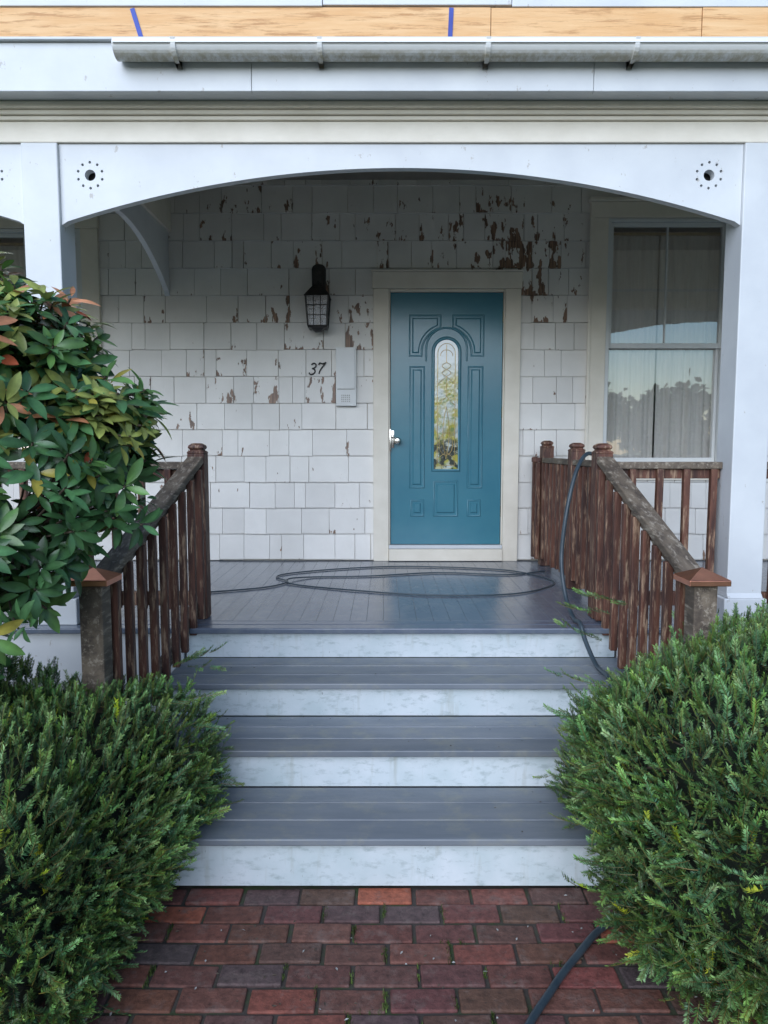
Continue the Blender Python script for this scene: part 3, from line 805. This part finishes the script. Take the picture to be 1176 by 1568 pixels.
# ------------------------------------------------------------ laurel shrub
def laurel():
    e=empty('mountain_laurel_shrub'); r=np.random.default_rng(5)
    c=np.array([-1.52,2.34,1.55]); rad=np.array([.70,.52,.70])
    n=820
    d=norm(r.normal(0,1,(n,3))); d=d[d[:,1]<.6]; n=len(d)
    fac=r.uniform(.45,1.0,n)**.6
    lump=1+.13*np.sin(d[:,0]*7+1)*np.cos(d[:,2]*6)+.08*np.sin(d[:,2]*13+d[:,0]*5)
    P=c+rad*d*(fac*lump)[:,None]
    for (c2,r2,n2) in (((-1.18,2.38,1.90),(.28,.28,.26),120),((-.98,2.42,1.66),(.23,.25,.22),70),((-1.45,2.2,2.0),(.35,.3,.20),90)):
        d2=norm(r.normal(0,1,(n2,3))); f2=r.uniform(.4,1,n2)**.6
        P=np.vstack([P,np.array(c2)+np.array(r2)*d2*f2[:,None]]); d=np.vstack([d,d2]); fac=np.append(fac,f2)
    lim=np.where(P[:,2]<1.32,-.385-(1.32-P[:,2])*.38,-.28)
    kp=P[:,0]<P[:,1]*lim; P,d,fac=P[kp],d[kp],fac[kp]; n=len(P)
    A=norm(d*.8+np.array([.1,-.35,.70])+r.normal(0,.3,(n,3)))
    V=[];F=[]
    prof=[.12,.55,.88,1.0,.92,.62,.06]
    for i,w in enumerate(prof):
        t=i/6; zc=-.22*t*t+.05*t
        for j in (-1,0,1): V.append((j*w*.18,t,zc+abs(j)*.045*w))
    for i in range(6):
        for j in range(2): F.append((3*i+j,3*i+j+1,3*i+4+j,3*i+3+j))
    V=np.array(V);F=np.array(F)
    Ps=[];Ds=[];Ss=[];Cs=[];Ns=[]
    for i in range(n):
        k=r.integers(7,11); ax=A[i]; t1=norm(np.cross(ax,[0.3,1,.2])); t2=np.cross(ax,t1); a0=r.uniform(0,6)
        q=r.random(); base=np.array([.060,.150,.055]) if q<.7 else np.array([.090,.190,.050])
        top=(P[i,2]-c[2])/rad[2]
        young=False
        if top>.1 and r.random()<.45: base=np.array([.27,.31,.08]); young=r.random()<.28
        for j in range(k):
            a=a0+j*2.4; op=r.uniform(.15,.75)
            dr=norm((t1*math.cos(a)+t2*math.sin(a))*1+ax*op+r.normal(0,.08,3))
            Ps.append(P[i]-ax*.012*j*.5+dr*.008); Ds.append(dr); Ss.append(r.uniform(.062,.102)*(.75 if op>.6 else 1)); Ns.append(ax)
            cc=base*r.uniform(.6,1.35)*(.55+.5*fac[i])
            if young and r.random()<.45: cc=np.array([.55,.24,.12])*r.uniform(.7,1.2)
            elif r.random()<.012: cc=np.array([.42,.10,.05])*r.uniform(.7,1.2)
            elif r.random()<.02: cc=np.array([.30,.26,.05])
            Cs.append(cc)
    Ps,Ds,Ss,Cs,Ns=map(np.array,(Ps,Ds,Ss,Cs,Ns))
    Y=norm(Ds); X=norm(np.cross(Y,Ns)); Z=np.cross(X,Y)
    R=np.stack([X,Y,Z],2)
    G=np.einsum('nij,mj->nmi',R,V)*Ss[:,None,None]+Ps[:,None,:]
    C=np.broadcast_to(Cs[:,None,:],G.shape).copy(); C[:,1::3]*=1.35
    FF=(F[None]+(np.arange(len(Ps))*len(V))[:,None,None]).reshape(-1,4)
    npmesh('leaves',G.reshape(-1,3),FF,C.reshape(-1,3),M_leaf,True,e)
    br=[]
    roots=[np.array([-1.7,2.6,0.]),np.array([-1.5,2.5,0.]),np.array([-1.85,2.45,0.])]
    mains=[]
    for k in range(9):
        dd=norm(r.normal(0,1,3)); tip=c+rad*dd*.5; ro=roots[k%3]; mid=(ro+tip)/2+r.normal(0,.06,3)
        pts=catmull([ro,mid,tip],6); mains.append(pts); br.append([tuple(q) for q in pts])
    curve('stems',br,.011,M_bark,e,False,2)
    br=[]
    allp=np.array([tuple(q) for m_ in mains for q in m_ if q.z>.7])
    for i in range(n):
        q=allp[np.argmin(((allp-P[i])**2).sum(1))]; mid=(q+P[i])/2+np.array([0,0,-.03]); br.append([tuple(q),tuple(mid),tuple(P[i])])
    curve('twigs',br,.0035,M_bark,e,False,1)
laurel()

# ------------------------------------------------------------ moss and grass in the joints
def moss():
    r=np.random.default_rng(9); V=[];F=[];C=[]
    def tuft(x,y,n,h,g):
        for _ in range(n):
            a=r.uniform(0,6.28); px,py=x+r.normal(0,.004),y+r.normal(0,.008); l=r.uniform(.5,1)*h; w=.0016
            dx,dy=math.cos(a)*l*.6,math.sin(a)*l*.6; o=len(V)
            V.extend([(px-w*math.sin(a),py+w*math.cos(a),-.009),(px+w*math.sin(a),py-w*math.cos(a),-.009),(px+dx*.6,py+dy*.6,l*.6),(px+dx,py+dy,l*.75)])
            F.append((o,o+1,o+2,o+3)); q=r.uniform(.6,1.3)*g; C.extend([(.11*q,.17*q,.035*q)]*4)
    y=2.475-BH+.03; row=0
    while y>.6:
        x=-1.33+(BW/2 if row%2 else 0)
        while x<1.4:
            pr=.7*math.exp(-((x-.10)/.38)**2)*(1 if y<2.42 else .2)+.03
            g=r.uniform(.5,1.25)
            if r.random()<pr:
                for k in range(r.integers(2,9)): tuft(x,y+BH*r.uniform(.05,.95),r.integers(4,13),.009,g)
            if r.random()<pr*.35:
                for k in range(4): tuft(x+r.uniform(0,.2),y,r.integers(3,8),.007,g)
            x+=BW
        y-=BH; row+=1
    npmesh('moss_tufts',np.array(V),np.array(F),np.array(C),M_tree)
moss()
m=MB()
def chip(x,y,z,mi,s1,s2):
    a=random.uniform(0,3.14); l,w_=random.uniform(.4,1)*s1,random.uniform(.4,1)*s2; ca,sa=math.cos(a),math.sin(a)
    m.add([(x+ca*l,y+sa*l,z),(x-sa*w_,y+ca*w_,z+.002),(x-ca*l,y-sa*l,z),(x+sa*w_,y-ca*w_,z+.0005)],[(0,1,2,3)],mi)
for _ in range(130): chip(random.uniform(-.9,1.0),random.uniform(1.7,2.45),.004,0 if random.random()<.25 else 1,.009,.004)
for _ in range(70): chip(random.uniform(-1.6,1.2),5.80-abs(random.gauss(0,.12)),ZF+.0015,0 if random.random()<.7 else 1,.008,.005)
for _ in range(40):
    i=random.choice((1,2,3)); chip(random.uniform(-.9,1.0),LV[i][0]+random.uniform(.03,.37),LV[i][1]+.0015,random.choice((0,1,1)),.007,.003)
m.build('fallen_debris',[M_conc,M_bark])

# ------------------------------------------------------------ trees across the street
def tree(x,y,h,seed):
    e=empty('street_tree'); r=np.random.default_rng(seed)
    n=10000; cl=r.normal(0,1,(34,3)); cl=norm(cl)*r.uniform(.3,1,(34,1))*np.array([h*.55,h*.34,h*.40])+np.array([x,y,h*.50])
    k=r.integers(0,34,n); P=cl[k]+r.normal(0,h*.085,(n,3)); P[:,2]=np.maximum(P[:,2],.1); D=norm(r.normal(0,1,(n,3))); R=frames(D,r.uniform(0,6,n))
    T=np.array([(-.5,-.6,0),(.5,-.4,.1),(.4,.6,0),(-.45,.5,.1)])*.42
    G=np.einsum('nij,mj->nmi',R,T)+P[:,None]; C=np.array([.06,.11,.04])*r.uniform(.5,1.4,(n,1)); C=np.repeat(C,4,0)
    npmesh('crown',G.reshape(-1,3),np.arange(n*4).reshape(-1,4),C,M_tree,parent=e)
    m=MB(); m.lathe([(h*.03,-.1),(h*.022,h*.25),(h*.012,h*.6)],(x,y,0),'z',10)
    for q in range(8): 
        t=cl[q]; m.beam((x,y,h*.35),tuple(t),h*.012,h*.012)
    m.build('trunk',[M_bark],e,0,True)
for i,(x,y,h) in enumerate([(-46,-50,8),(-35,-47,9),(-24,-52,7.5),(-13,-49,6.8),(-3,-52,7),(7,-50,7.5),(16,-48,8),(25,-51,7),(35,-50,8.5),(45,-50,8)]): tree(x,y,h,40+i)

# ------------------------------------------------------------ light + camera
W=bpy.data.worlds.new('World'); S.world=W; W.use_nodes=True; nt=W.node_tree
bg=nt.nodes['Background']; sk=nt.nodes.new('ShaderNodeTexSky'); sk.sky_type='NISHITA'; sk.sun_disc=False
EL=26; AZ=200
sk.sun_elevation=math.radians(EL); sk.sun_rotation=math.radians(AZ); sk.air_density=1.4; sk.dust_density=.6; sk.ozone_density=6.0
nt.links.new(sk.outputs[0],bg.inputs[0]); bg.inputs[1].default_value=.15
sl_=bpy.data.lights.new('sky_glow','SUN'); sl_.energy=4.1; sl_.angle=math.radians(70); sl_.color=(.84,.89,1.0)  # broad cool lamp added in front, standing in for soft sky glow
so=bpy.data.objects.new('sky_glow',sl_); COL.objects.link(so)
ds=Vector((math.sin(math.radians(AZ))*math.cos(math.radians(EL)),math.cos(math.radians(AZ))*math.cos(math.radians(EL)),math.sin(math.radians(EL))))
so.rotation_euler=ds.to_track_quat('Z','Y').to_euler()
cd=bpy.data.cameras.new('camera'); cd.sensor_fit='VERTICAL'; cd.sensor_height=36; cd.lens=25.26; cd.clip_end=1000; cd.clip_start=.05
co=bpy.data.objects.new('camera',cd); COL.objects.link(co); co.location=(0,0,1.60); co.rotation_euler=(math.radians(85),0,0)
S.camera=co
S.view_settings.view_transform='Standard'; S.view_settings.look='None'; S.view_settings.exposure=0
